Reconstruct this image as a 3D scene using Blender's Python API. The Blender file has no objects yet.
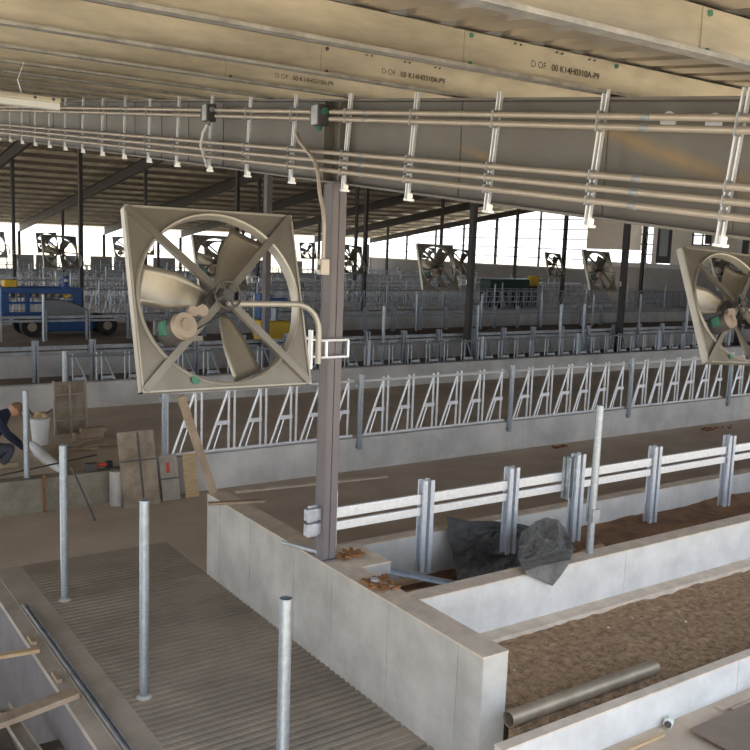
import bpy, math, random
from mathutils import Vector, Matrix
random.seed(7)
C = bpy.context.scene.collection
PI = math.pi

# ------------------------------------------------------------ materials
def mat(name, col, rough=0.8, metal=0.0, var=0.12, scale=4.0, bump=0.0, bscale=30.0, col2=None, var2scale=None, spec=0.5, stretch=None):
    m = bpy.data.materials.new(name); m.use_nodes = True
    nt = m.node_tree; N = nt.nodes; L = nt.links
    b = N['Principled BSDF']
    b.inputs['Roughness'].default_value = rough; b.inputs['Metallic'].default_value = metal
    b.inputs['Specular IOR Level'].default_value = spec
    tc = N.new('ShaderNodeTexCoord')
    src = tc.outputs['Object']
    if stretch:
        mp = N.new('ShaderNodeMapping'); mp.inputs['Scale'].default_value = stretch
        L.new(src, mp.inputs['Vector']); src = mp.outputs['Vector']
    n = N.new('ShaderNodeTexNoise'); n.inputs['Scale'].default_value = scale; n.inputs['Detail'].default_value = 6
    n.inputs['Roughness'].default_value = 0.62
    L.new(src, n.inputs['Vector'])
    r = N.new('ShaderNodeValToRGB'); L.new(n.outputs['Fac'], r.inputs['Fac'])
    a = tuple(max(0, c*(1-var)) for c in col) if col2 is None else col2
    z = tuple(min(1, c*(1+var)) for c in col)
    r.color_ramp.elements[0].position = 0.32; r.color_ramp.elements[1].position = 0.68
    r.color_ramp.elements[0].color = (*a, 1); r.color_ramp.elements[1].color = (*z, 1)
    L.new(r.outputs['Color'], b.inputs['Base Color'])
    if bump:
        n2 = N.new('ShaderNodeTexNoise'); n2.inputs['Scale'].default_value = bscale; n2.inputs['Detail'].default_value = 4
        L.new(src, n2.inputs['Vector'])
        bp = N.new('ShaderNodeBump'); bp.inputs['Strength'].default_value = bump; bp.inputs['Distance'].default_value = 0.03
        L.new(n2.outputs['Fac'], bp.inputs['Height']); L.new(bp.outputs['Normal'], b.inputs['Normal'])
    return m

M = {}
M['concrete'] = mat('concrete', (.46,.44,.405), .85, var=.2, scale=2.2, bump=.15, bscale=25)
M['curb'] = mat('new_concrete', (.62,.61,.585), .85, var=.13, scale=3, bump=.15, bscale=25)
M['curb_far'] = mat('feed_wall_concrete', (.62,.605,.58), .85, var=.2, scale=1.3, bump=.1, bscale=20)
M['old_form'] = mat('rough_concrete', (.22,.20,.15), .9, var=.3, scale=3, bump=.5, bscale=18)
M['dusty_top'] = mat('dusty_concrete_top', (.62,.53,.43), .9, var=.16, scale=6, bump=.1)
M['alley'] = mat('dusty_floor', (.52,.425,.33), .9, var=.16, scale=.9, bump=.1, bscale=12)
M['table'] = mat('feed_table_floor', (.60,.50,.39), .9, var=.15, scale=.8, bump=.1, bscale=10)
M['soil'] = mat('dark_soil_floor', (.24,.18,.135), .95, var=.2, scale=.8, bump=.2, bscale=8)
M['groove'] = mat('grooved_concrete', (.31,.26,.20), .85, var=.25, scale=1.1, bump=.12, bscale=30)
M['band'] = mat('smooth_concrete_edge', (.42,.365,.30), .8, var=.15, scale=3, bump=.1)
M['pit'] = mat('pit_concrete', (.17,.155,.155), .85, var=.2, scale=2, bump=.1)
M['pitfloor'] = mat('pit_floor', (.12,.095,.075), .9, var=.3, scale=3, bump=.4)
M['gravel'] = mat('gravel', (.46,.31,.185), .95, var=.2, scale=16, bump=1.0, bscale=60, col2=(.2,.125,.07))
M['sand'] = mat('reddish_sand', (.27,.145,.075), .95, var=.2, scale=5, bump=.8, bscale=30, col2=(.15,.085,.05))
M['galv'] = mat('galvanised_steel', (.42,.46,.50), .4, .75, var=.16, scale=25, bump=.03)
M['galv_mid'] = mat('mid_galvanised', (.66,.70,.76), .45, .5, var=.1, scale=25)
M['galv_white'] = mat('bright_galvanised', (.88,.89,.9), .42, .5, var=.08, scale=25)
M['galv_dull'] = mat('dull_galvanised', (.50,.53,.57), .5, .6, var=.2, scale=10)
M['galv_dark'] = mat('weathered_galvanised', (.42,.44,.46), .5, .6, var=.25, scale=8)
M['purlin'] = mat('purlin_galvanised', (.60,.555,.455), .4, .6, var=.34, scale=1.7, bump=.05, bscale=6, stretch=(.5,2,2))
M['lip'] = mat('purlin_flange_galvanised', (.42,.41,.39), .4, .6, var=.3, scale=10)
M['sheet'] = mat('roof_sheet', (.37,.32,.265), .42, .55, var=.1, scale=1.5)
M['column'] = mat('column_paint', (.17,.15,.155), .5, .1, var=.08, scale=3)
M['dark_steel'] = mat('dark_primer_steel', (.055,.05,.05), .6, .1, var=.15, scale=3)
M['conduit'] = mat('conduit', (.52,.45,.37), .4, .35, var=.08, scale=6)
M['fan'] = mat('fan_galvanised', (.25,.23,.195), .4, .55, var=.12, scale=3)
M['fan_edge'] = mat('fan_edge_galvanised', (.46,.43,.37), .4, .4, var=.06, scale=3)
M['blade'] = mat('fan_blade', (.34,.305,.245), .33, .6, var=.12, scale=4)
M['black'] = mat('black_rubber', (.02,.02,.02), .6, var=.2)
M['motor'] = mat('motor_paint', (.09,.085,.08), .5, .2, var=.2)
M['motor_cap'] = mat('motor_end_cap', (.42,.34,.27), .5, .2)
M['green'] = mat('green_sticker', (.05,.20,.13), .5)
M['wood'] = mat('sawn_wood', (.52,.37,.21), .8, var=.2, scale=4, stretch=(1,8,8))
M['wood_old'] = mat('weathered_wood', (.36,.27,.19), .85, var=.25, scale=4, bump=.2)
M['ply'] = mat('form_plywood', (.33,.27,.20), .85, var=.4, scale=2.2, bump=.3, bscale=12, col2=(.16,.12,.085))
M['ply_grey'] = mat('grey_form_plywood', (.36,.315,.265), .85, var=.22, scale=5, bump=.2)
M['rust'] = mat('rusty_scrap', (.27,.125,.05), .9, var=.4, scale=25, bump=.6, bscale=60)
M['tarp'] = mat('dark_fabric_sheet', (.055,.055,.055), .6, var=.6, scale=7, bump=.35, bscale=14)
M['tarp2'] = mat('grey_plastic_sheet', (.13,.13,.125), .4, var=.5, scale=6, bump=.35, bscale=14)
M['blue'] = mat('blue_paint', (.02,.085,.27), .45, var=.15)
M['yellow'] = mat('yellow_plastic', (.75,.48,.03), .5)
M['grey_hood'] = mat('grey_hood', (.22,.23,.24), .5)
M['white'] = mat('white_plastic', (.78,.78,.76), .5, var=.05)
M['block'] = mat('gable_block', (.33,.31,.285), .9, var=.1, scale=1)
M['tan'] = mat('tan_cladding', (.78,.71,.6), .8, var=.05)
M['cap'] = mat('pale_ledge', (.55,.53,.50), .8, var=.05)
M['panel'] = mat('grey_precast', (.34,.34,.34), .85, var=.1)
M['outside'] = mat('outside_dirt', (.52,.45,.33), .95, var=.12, scale=.3)
M['navy'] = mat('navy_cloth', (.018,.022,.045), .9, var=.2)
M['jeans'] = mat('dark_denim', (.06,.065,.085), .9, var=.25)
M['skin'] = mat('skin', (.52,.27,.17), .6, var=.08)
M['capcloth'] = mat('brown_cap', (.20,.12,.07), .8)
M['boot'] = mat('work_boot', (.40,.31,.21), .8)
M['ink'] = mat('ink', (.07,.05,.045), .7)
M['red'] = mat('red_paint', (.55,.06,.03), .6)
M['glass'] = mat('dusty_glass', (.25,.27,.28), .25, 0, var=.05)
M['caplid'] = mat('green_white_label', (.55,.62,.50), .5, var=.3, scale=60)
M['board'] = mat('dusty_deck', (.50,.40,.30), .85, var=.15, scale=3, bump=.15)
M['mat'] = mat('brown_mat', (.235,.18,.135), .9, var=.15, scale=3, bump=.2)

def beam_material():
    m = mat('rafter_grey_paint', (.185,.17,.148), .5, .15, var=.16, scale=1.2)
    nt = m.node_tree; N = nt.nodes; L = nt.links; b = N['Principled BSDF']
    tc = N.new('ShaderNodeTexCoord'); sep = N.new('ShaderNodeSeparateXYZ'); L.new(tc.outputs['Object'], sep.inputs[0])
    # rust-coloured wash runs: two slanted bands with ragged edges (they belong to the steel)
    prev = b.inputs['Base Color'].links[0].from_socket
    for (y0, z0, sl, w, ylo, yhi) in ((1.85, -.14, .37, .07, 1.35, 2.6), (3.5, .0, .3, .05, 3.3, 3.8)):
        def mt(op, a, bb=None, cl=False):
            n = N.new('ShaderNodeMath'); n.operation = op; n.use_clamp = cl
            for k, v in enumerate((a, bb)):
                if v is None: continue
                if isinstance(v, (int, float)): n.inputs[k].default_value = v
                else: L.new(v, n.inputs[k])
            return n.outputs[0]
        y = sep.outputs['Y']; z = sep.outputs['Z']
        line = mt('ADD', mt('MULTIPLY', mt('SUBTRACT', y, y0), sl), z0)
        d = mt('ABSOLUTE', mt('SUBTRACT', z, line))
        a = mt('SUBTRACT', 1.0, mt('DIVIDE', d, w), True)
        e1 = mt('MULTIPLY', mt('SUBTRACT', y, ylo), 5.0, True); e2 = mt('MULTIPLY', mt('SUBTRACT', yhi, y), 5.0, True)
        ns = N.new('ShaderNodeTexNoise'); ns.inputs['Scale'].default_value = 7; L.new(tc.outputs['Object'], ns.inputs['Vector'])
        f = mt('MULTIPLY', mt('MULTIPLY', a, mt('MULTIPLY', e1, e2)), ns.outputs['Fac'])
        mx = N.new('ShaderNodeMix'); mx.data_type = 'RGBA'
        L.new(f, mx.inputs[0]); L.new(prev, mx.inputs[6]); mx.inputs[7].default_value = (.42,.27,.10,1)
        prev = mx.outputs[2]
    L.new(prev, b.inputs['Base Color'])
    return m
M['rafter'] = beam_material()

# ------------------------------------------------------------ mesh helper
class MB:
    def __init__(s): s.v = []; s.f = []
    def add(s, vs, fs):
        n = len(s.v); s.v += [tuple(v) for v in vs]; s.f += [tuple(i+n for i in f) for f in fs]; return s
    def box(s, x0, x1, y0, y1, z0, z1, T=None):
        vs = [(x0,y0,z0),(x1,y0,z0),(x1,y1,z0),(x0,y1,z0),(x0,y0,z1),(x1,y0,z1),(x1,y1,z1),(x0,y1,z1)]
        if T is not None: vs = [T @ Vector(v) for v in vs]
        return s.add(vs, [(0,3,2,1),(4,5,6,7),(0,1,5,4),(1,2,6,5),(2,3,7,6),(3,0,4,7)])
    def beam(s, p, q, w, h, up=(0,0,1)):       # rectangular bar from p to q
        p, q = Vector(p), Vector(q); d = q-p; l = d.length; d = d/l; u = Vector(up)
        a = d.cross(u)
        if a.length < 1e-4: a = d.cross(Vector((1,0,0)))
        a.normalize(); b = a.cross(d)
        vs = []
        for t in (p, q):
            for i, j in ((-1,-1),(1,-1),(1,1),(-1,1)): vs.append(t + a*(w/2*i) + b*(h/2*j))
        return s.add(vs, [(3,2,1,0),(4,5,6,7),(0,1,5,4),(1,2,6,5),(2,3,7,6),(3,0,4,7)])
    def tube(s, pts, r, n=10, caps=True, rs=None):
        pts = [Vector(p) for p in pts]; vs = []; fs = []
        ref = None
        for i, p in enumerate(pts):
            d = (pts[min(i+1, len(pts)-1)] - pts[max(i-1, 0)]).normalized()
            if ref is None:
                ref = Vector((0,0,1)) if abs(d.z) < .9 else Vector((1,0,0))
            a = d.cross(ref)
            if a.length < 1e-3: a = d.cross(Vector((0,1,0)))
            a.normalize(); b = d.cross(a); ref = a.cross(d) if True else ref
            rr = rs[i] if rs else r
            for k in range(n):
                t = 2*PI*k/n; vs.append(p + a*(rr*math.cos(t)) + b*(rr*math.sin(t)))
        for i in range(len(pts)-1):
            for k in range(n):
                k2 = (k+1) % n; fs.append((i*n+k, i*n+k2, (i+1)*n+k2, (i+1)*n+k))
        if caps:
            fs.append(tuple(range(n))); fs.append(tuple(reversed(range((len(pts)-1)*n, len(pts)*n))))
        return s.add(vs, fs)
    def pipe(s, p, q, r, t=.004, n=16):          # hollow pipe open at the ends
        p, q = Vector(p), Vector(q); d = (q-p).normalized()
        a = d.cross(Vector((0,0,1)))
        if a.length < 1e-3: a = Vector((1,0,0))
        a.normalize(); b = d.cross(a); vs = []
        for c, rr in ((p,r),(q,r),(q,r-t),(p,r-t)):
            for k in range(n):
                th = 2*PI*k/n; vs.append(c + a*(rr*math.cos(th)) + b*(rr*math.sin(th)))
        fs = []
        for ring in range(4):
            r2 = (ring+1) % 4
            for k in range(n):
                k2 = (k+1) % n; fs.append((ring*n+k, ring*n+k2, r2*n+k2, r2*n+k))
        return s.add(vs, fs)
    def build(s, name, m, parent=None, smooth=False, loc=None, bevel=0):
        me = bpy.data.meshes.new(name); 
        v = s.v
        if loc is not None: v = [(a[0]-loc[0], a[1]-loc[1], a[2]-loc[2]) for a in v]
        me.from_pydata(v, [], s.f); me.validate(); me.update()
        import bmesh
        bm = bmesh.new(); bm.from_mesh(me); bmesh.ops.recalc_face_normals(bm, faces=bm.faces); bm.to_mesh(me); bm.free()
        me.materials.append(m)
        if smooth:
            me.polygons.foreach_set('use_smooth', [True]*len(me.polygons))
            try: me.set_sharp_from_angle(angle=math.radians(40))
            except Exception: pass
        o = bpy.data.objects.new(name, me); C.objects.link(o)
        if loc is not None: o.location = loc
        if parent is not None: o.parent = parent
        if bevel:
            bv = o.modifiers.new('bevel', 'BEVEL'); bv.width = bevel; bv.segments = 2; bv.limit_method = 'ANGLE'
        return o

def tag(o, label, cat, group=None, kind=None):
    if label: o['label'] = label
    if cat: o['category'] = cat
    if group: o['group'] = group
    if kind: o['kind'] = kind
    return o
def thing(name, label, cat, loc=(0,0,0), group=None):
    o = bpy.data.objects.new(name, None); C.objects.link(o); o.location = loc; o.empty_display_size = .1
    return tag(o, label, cat, group)
def struct(name, mb, m, **k):
    o = mb.build(name, m, **k); o['kind'] = 'structure'; return o
def dup(root, loc, label=None, group=None, scale=None):
    r = root.copy(); C.objects.link(r); r.location = loc
    if label: r['label'] = label
    if group: r['group'] = group
    if scale: r.scale = scale
    for ch in list(root.children):
        c = ch.copy(); C.objects.link(c); c.parent = r
        for g in ch.children:
            d = g.copy(); C.objects.link(d); d.parent = c
    return r
ORD = ['first','second','third','fourth','fifth','sixth','seventh','eighth','ninth','tenth','eleventh','twelfth','thirteenth','fourteenth','fifteenth','sixteenth','seventeenth','eighteenth','nineteenth','twentieth']
def ordn(i):
    if i < 20: return ORD[i]
    t = ['twenty','thirty','forty','fifty'][(i+1)//10-2]; r = (i+1) % 10
    return (['twentieth','thirtieth','fortieth','fiftieth'][(i+1)//10-2]) if r == 0 else t+'-'+ORD[r-1]

# ------------------------------------------------------------ layout numbers (metres; X along the barn, Y across it)
SL = .105                                   # roof slope of the near half
RX = [4.03 + 6.9*k for k in range(8)]       # frames
RY = 42.7; EY = 77.0; SF = .125
def raft_top(y): return 4.76 + SL*(y-6.4) if y <= RY else 4.76 + SL*(RY-6.4) - SF*(y-RY)
D_R = .67; P_H = .19
GX = 52.3
X1 = 52.2

# ------------------------------------------------------------ floors
# grooved walkway: a real grooved profile running along X
mb = MB(); prof = []
y = 2.0
while y < 9.9:
    sm = any(abs(y-c) < .10 for c in (4.9, 7.35, 8.75))
    dpt = .004 if sm else .035*max(.08, min(1, (9.8-y)/2.2))
    prof += [(y, 0), (y+.038, 0), (y+.041, -dpt), (y+.076, -dpt), (y+.079, 0)]
    y += .08
prof = [p for p in prof if p[0] < 9.89] + [(9.9, 0)]
vs = []; fs = []
for (yy, zz) in prof: vs += [(2.24, yy, zz), (3.905, yy, zz)]
for i in range(len(prof)-1): fs.append((2*i, 2*i+1, 2*i+3, 2*i+2))
mb.add(vs, fs); struct('floor', mb, M['groove'])
struct('floor', MB().box(1.97, 2.24, 1.5, 9.9, -.25, 0.0), M['band'])
mb = MB().box(1.97, 4.13, 9.9, 11.78, -.25, 0.0).box(4.13, X1, 6.95, 11.78, -.25, 0.0).box(3.905,4.13,8.73,9.9,-.25,0)
struct('floor', mb, M['alley'])
struct('floor', MB().box(-6, X1, 12.0, 16.9, -.25, .35), M['table'])
struct('floor', MB().box(-6, X1, 17.1, 35, -.25, .2), M['soil'])
struct('floor', MB().box(-6, X1, 35, EY, -.25, .2), M['alley'])
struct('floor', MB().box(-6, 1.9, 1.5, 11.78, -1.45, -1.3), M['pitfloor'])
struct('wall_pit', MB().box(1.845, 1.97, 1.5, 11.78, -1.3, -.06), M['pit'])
struct('trim_3', MB().box(1.84, 1.97, 1.5, 11.78, -.06, -.012), M['band'])
struct('floor', MB().box(4.13, X1, 1.2, 3.69, -.25, .33), M['board'])
struct('floor', MB().box(2.24, 3.905, 1.5, 9.9, -.25, -.05), M['groove'])
struct('floor', MB().box(4.13, X1, 3.77, 6.95, -.25, .2), M['alley'])

# steel nosing strip along the pit edge
mb = MB().box(1.985, 2.0, 2, 8.75, 0, .035).box(2.02, 2.035, 2, 8.75, 0, .035).box(1.985, 2.035, 2, 8.75, 0, .008)
tag(mb.build('steel_channel', M['galv_dark']), 'long dark steel channel set along the edge of the pit', 'steel channel')

def displaced(name, x0, x1, y0, y1, nx, ny, fz, m, label, cat, seed=0):
    mb = MB(); vs = []; fs = []
    for j in range(ny+1):
        for i in range(nx+1):
            yy = y0+(y1-y0)*j/ny; xs_ = x0(yy) if callable(x0) else x0; xx = xs_ + (x1-xs_)*(i/nx)**1.6
            vs.append((xx, yy, fz(xx, yy)))
    for j in range(ny):
        for i in range(nx):
            a = j*(nx+1)+i; fs.append((a, a+1, a+nx+2, a+nx+1))
    mb.add(vs, fs); o = mb.build(name, m, smooth=True)
    return tag(o, label, cat, None, 'stuff')
from mathutils import noise
def gz(x, y): return .44 + .03*noise.noise(Vector((x*1.2, y*1.2, 0))) + .022*noise.noise(Vector((x*7, y*7, 3)))+.012*noise.noise(Vector((x*22, y*22, 3)))
displaced('gravel_bed', lambda y: 4.135 if y > 4.23 else .985*y, X1, 3.77, 5.12, 420, 42, gz, M['gravel'], 'brown gravel filling the trough below the white kerb', 'gravel')
def sz(x, y):
    t = min(1, max(0, (x-6.2)/1.2)); base = .34 + .17*t
    return base + .05*noise.noise(Vector((x*1.1, y*1.5, 5))) + .02*noise.noise(Vector((x*6, y*6, 8)))
displaced('sand_bed', 4.13, X1, 5.42, 6.8, 300, 26, sz, M['sand'], 'reddish brown sand bed behind the white kerb under the guard rail', 'sand')

# ------------------------------------------------------------ concrete
t = thing('concrete_wall', 'long low concrete wall that carries the main column', 'wall', (3.9, 6.4, 0))
mb = MB(); vy = [4.24]
for yb in (4.5, 5.34, 6.17, 6.82, 7.7, 8.4): vy.append(yb)
vy.append(8.73)
for a, b in zip(vy[:-1], vy[1:]):
    mb.box(3.902, 4.13, a+.004, b-.004, -.03, .88)
mb.box(3.906, 4.128, 4.24, 8.73, -.03, .879)
mb.box(4.13, 4.44, 6.07, 6.62, .3, .88)
mb.build('wall_body', M['concrete'], t, loc=(3.9,6.4,0)).location = (0,0,0)
mb = MB().box(3.902, 4.132, 4.24, 8.73, .88, .893).box(4.132, 4.44, 6.07, 6.62, .88, .893)
mb.build('wall_top', M['dusty_top'], t, loc=(3.9,6.4,0)).location = (0,0,0)

def curb(label, x0, x1, y0, y1, z0, z1, m, mt, cat='kerb', ledge=None):
    t = thing('concrete_curb', label, cat, (x0, y0, z0))
    mb = MB(); x = x0
    while x < x1:
        xe = min(x+2.4, x1); mb.box(x+.003, xe-.003, y0, y1, z0, z1-.012); x = xe
    mb.box(x0, x1, y0+.004, y1-.004, z0, z1-.013)
    mb.build('curb_body', m, t, loc=(x0,y0,z0)).location = (0,0,0)
    o = MB().box(x0, x1, y0, y1, z1-.012, z1).build('curb_top', mt, t, loc=(x0,y0,z0)); o.location = (0,0,0)
    if ledge:
        o = MB().box(x0, x1, ledge[0], y0, z0, ledge[1]).build('footing_ledge', M['dusty_top'], t, loc=(x0,y0,z0)); o.location = (0,0,0)
    return t
curb('white concrete kerb between the gravel trough and the sand bed', 4.135, X1, 5.25, 5.42, .2, .893, M['curb'], M['dusty_top'], ledge=(5.1,.475))
curb('low white concrete kerb at the bottom right, nearest of the kerbs', 3.60, X1, 3.69, 3.77, .0, .6, M['curb'], M['dusty_top'])
curb('low kerb behind the guard rail, edging the bare alley', 4.135, X1, 6.8, 6.95, .2, .78, M['curb'], M['dusty_top'])
curb('long grey concrete feed wall under the nearest headlock row', 4.3, X1, 11.78, 11.98, 0, .53, M['curb_far'], M['curb_far'], 'feed wall')
curb('grey concrete feed wall in front of the second headlock row', -2, X1, 16.9, 17.1, .2, .84, M['curb_far'], M['curb_far'], 'feed wall')
curb('low grey kerb behind the second guard rail', -2, X1, 22.0, 22.18, .2, .72, M['curb_far'], M['curb_far'])
curb('low grey kerb behind the third guard rail', 11.5, X1, 30.3, 30.5, .2, .72, M['curb_far'], M['curb_far'])
o = MB().box(-2, 4.22, 11.78, 11.99, 0, .45).build('rough_curb', M['old_form']); 
tag(o, 'rough greenish unfinished concrete kerb at the left with tools on it', 'kerb')
o = MB().tube([(3.90,11.67,0.0),(3.90,11.67,.47)], .1, 16).build('concrete_pier', M['concrete'], smooth=True)
tag(o, 'short round concrete pier at the end of the rough kerb', 'pier')

# ------------------------------------------------------------ roof
def slab(x0, x1, y0, y1, z0, z1, th, name, m, ribs=True):
    mb = MB(); prof = []; x = x0; p = .3
    n = 0
    while x < x1 - 1e-6:
        prof += [(x, 0), (x+p*.62, 0), (x+p*.7, .035), (x+p*.92, .035)]; x += p
    prof.append((x1, 0)); vs = []; fs = []
    for (xx, dz) in prof: vs += [(xx, y0, z0+dz), (xx, y1, z1+dz)]
    for i in range(len(prof)-1): fs.append((2*i, 2*i+1, 2*i+3, 2*i+2))
    mb.add(vs, fs)
    k = len(mb.v)
    mb.add([(x0,y0,z0+.05),(x1,y0,z0+.05),(x1,y1,z1+.05),(x0,y1,z1+.05)], [(0,1,2,3)])
    return struct(name, mb, m)
def rz(y): return raft_top(y) + P_H + .021
slab(-10, 55, 1.1, RY-.5, rz(1.1), rz(RY-.5), .05, 'ceiling', M['sheet'])
slab(-10, 55, RY+.5, EY+1.5, rz(RY+.5), rz(EY+1.5), .05, 'ceiling', M['sheet'])

# purlins: Z sections running along X on top of the rafters
def purlin(y, label, group, x0=-10, x1=54.5, detail=False):
    z = raft_top(y) + .010; s = SL if y < RY else -SF
    t = thing('purlin', label, 'purlin', (x0, y, z), group)
    L = x1-x0
    web = MB().box(0, L, -.003, .003, .004, P_H)
    web.build('web', M['purlin'], t)
    fl = MB().box(0, L, -.052, .003, 0, .005).box(0, L, -.056, -.050, 0, .018)
    fl.build('bottom_flange', M['lip'], t)
    MB().box(0, L, -.003, .068, P_H-.004, P_H).build('top_flange', M['lip'], t)
    return t
PY = []
y = -1.9 + .01
y = 2.2 - 1.365*3
while y < RY-.3: PY.append(y); y += 1.365
nearp = {}
for i, y in enumerate(PY):
    if y > 1.5 and i < 9:
        pos = ['nearest the camera, crossing the top right corner', 'second from the camera, printed with the rightmost code', 'third from the camera, printed above the middle hangers', 'fourth from the camera, ending above the main column', 'fifth from the camera', 'sixth from the camera'][min(5, i-3)]
        lab = 'galvanised roof purlin ' + pos; grp = 'roof purlins over the near slope'
    else:
        lab = 'galvanised roof purlin among the crowded ribs farther up the near slope'; grp = 'distant purlins of the near roof slope'
    if y < 1.5: continue
    nearp[i] = purlin(y, lab, grp)
y = RY + .8; j = 0
while y < EY:
    purlin(y, 'shadowed roof purlin on the far roof slope', 'purlins of the far roof slope'); y += 1.365*1.5
# purlin printing and bolts
def text(body, loc, size, parent, name='printed_code', rot=(PI/2,0,0), m='ink'):
    cu = bpy.data.curves.new(name, 'FONT'); cu.body = body; cu.size = size; cu.extrude = .0006
    tmp = bpy.data.objects.new('tmp', cu); C.objects.link(tmp)
    bpy.context.view_layer.update()
    me = bpy.data.meshes.new_from_object(tmp); bpy.data.objects.remove(tmp)
    o = bpy.data.objects.new(name, me); C.objects.link(o); me.materials.clear(); me.materials.append(M[m])
    o.parent = parent; o.location = loc; o.rotation_euler = rot; return o
for idx, xs in ((4, 3.37), (5, 3.37), (6, 3.33)):
    p = nearp[idx]
    text('D OF   00 K14H0310A-P9', (xs+10, -.006, .075), .048, p)
def bolts(idx, xs, zs, m='galv_white', r=.008, name='bolt'):
    mb = MB()
    for x in xs:
        for z in zs: mb.tube([(x+10,-.002,z),(x+10,-.014,z)], r, 8)
    mb.build(name, M[m], nearp[idx])
for idx in (3,4,5,6,7,8):
    pass
for idx, mm in ((3,'green'),(4,'green'),(5,'motor'),(6,'motor')):
    for zz in (.03, .165): bolts(idx, (2.96,), (zz,), mm, .012)
bolts(4, (4.02,), (.165,), 'green', .012)
for idx in (4, 5):
    for xx in (3.25, 3.29, 3.55, 3.59, 3.8, 3.84): bolts(idx, (xx,), (.17,), 'motor', .005)
for idx in range(3, 9):
    for xr in (2.55, 3.12, 3.5):
        for k in range(4): MB().tube([(xr+10+k*.065,-.035,.005),(xr+10+k*.065,-.035,.02)], .006, 7).build('screw', M['galv_white'], nearp[idx])
for idx, xj in ((3,2.92),(4,2.92),(5,2.92),(6,2.92)):   # lapped joint of two purlin lengths
    MB().box(xj+10, xj+10+.004, -.009, -.003, .006, P_H-.006).box(xj+10.004, xj+10.55, -.0065, -.0035, .006, P_H-.006).build('lap_plate', M['purlin'], nearp[idx])

# rafters
def ibeam(pts, depth, fw, m, name, label, group=None, web=.012, fl=.016, flange_mat=None, x=0):
    t = thing(name, label, 'rafter', (x, pts[0][0], pts[0][1]), group)
    for n_, (za, zb, hw) in (('web', (-depth+fl, -fl, web/2)), ('top_flange', (-fl, 0, fw/2)), ('bottom_flange', (-depth, -depth+fl, fw/2))):
        mb = MB(); vs = []; fs = []
        for (yy, zz) in pts:
            for sx, dz in ((-1, za), (1, za), (1, zb), (-1, zb)): vs.append((sx*hw, yy-pts[0][0], zz-pts[0][1]+dz))
        for i in range(len(pts)-1):
            a = i*4
            for k in range(4): fs.append((a+k, a+(k+1) % 4, a+4+(k+1) % 4, a+4+k))
        fs += [(0,1,2,3), tuple(len(vs)-4+k for k in (3,2,1,0))]
        mb.add(vs, fs)
        o = mb.build(n_, m, t)
    return t
pos_r = ['', 'second', 'third', 'fourth', 'fifth', 'sixth', 'seventh', 'last']
for k, x in enumerate(RX):
    if k == 7: continue
    z0 = raft_top(1.15)
    if k == 0:
        # rafter frame of the foreground bay, origin so stain coordinates are (y, z below the top)
        ibeam([(RY+.01, raft_top(RY+.01)), (EY, raft_top(EY))], .6, .2, M['dark_steel'], 'rafter', 'dark steel rafter on the far slope of the first frame', 'dark rafters of the far slope', x=x)
        t = ibeam([(1.15, z0), (RY-.01, raft_top(RY-.01))], D_R, .2, M['rafter'], 'rafter', 'big grey steel rafter carrying the conduits across the top of the view', None, x=x)
        for yy in (2.75, 3.6, 4.9, 6.32, 6.56, 8.7, 9.6, 10.4, 11.3, 12.4, 13.6, 15.0, 16.5):
            zt = raft_top(yy)-z0
            mb = MB(); mb.box(-.095, -.006, yy-1.15-.005, yy-1.15+.005, zt-D_R+.016, zt-.016) if yy in (6.32, 6.56) else mb.box(-.012, -.006, yy-1.15-.01, yy-1.15+.01, zt-D_R+.016, zt-.016)
            mb.build('stiffener', M['rafter'], t)
        for (yy, dz) in ((3.18,-.115), (2.9,-.12)):
            zt = raft_top(yy)-z0+dz
            mb = MB().tube([(-.006, yy-1.15, zt), (-.011, yy-1.15, zt)], .05, 20)
            mb.build('round_plate', M['galv_white'], t)
    else:
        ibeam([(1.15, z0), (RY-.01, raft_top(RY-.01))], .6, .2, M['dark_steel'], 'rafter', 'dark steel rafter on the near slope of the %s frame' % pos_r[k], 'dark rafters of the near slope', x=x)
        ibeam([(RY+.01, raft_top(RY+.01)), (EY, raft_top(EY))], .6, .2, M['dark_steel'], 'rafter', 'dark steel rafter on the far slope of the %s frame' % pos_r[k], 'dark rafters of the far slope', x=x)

# the rafter web uses object space: re-express stains there (mesh y starts at -2.4)
# ------------------------------------------------------------ columns
def column(x, y, ztop, zbase, m, label, group, w=.15, d=.2, label_cat='column'):
    t = thing('steel_column', label, label_cat, (x, y, zbase), group)
    h = ztop - zbase
    MB().box(-w/2, w/2, -d/2, -d/2+.012, .015, h).box(-w/2, w/2, d/2-.012, d/2, .015, h).box(-.006, .006, -d/2, d/2, .015, h).box(-w/2+.004,-w/2+.012,-d/2,d/2,.015,h-.0).build('shaft', m, t, bevel=.003)
    MB().box(-w/2+.006, w/2+.03, -d/2-.03, d/2+.03, 0, .015).build('base_plate', m, t)
    return t
c = column(3.965, 6.40, 4.76+SL*.02-D_R-.002, .893, M['column'], 'tall grey-purple steel column standing on the long concrete wall', None, w=.14, d=.14)
rows = [(6.42, 'row nearest the camera', .893), (20.9, 'second row', .2), (37.0, 'third row', .2), (48.4, 'fourth row', .2), (64.5, 'fifth row', .2)]
for ri, (y, rn, zb) in enumerate(rows):
    for k in range(7):
        if ri == 0 and (k == 0 or k > 1): continue
        if ri == 1 and k == 0: continue
        if ri == 3 and k == 0: continue
        if ri in (2,4) and k == 0: continue
        x = RX[k]
        column(x, y, raft_top(y)-(.6 if k else D_R)-.03, zb, M['dark_steel'] if not (ri == 1 and k == 1) else M['column'], 'dark steel column in the %s under the %s rafter' % (rn, pos_r[k]), 'columns of the ' + rn, w=.15, d=.2)

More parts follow.
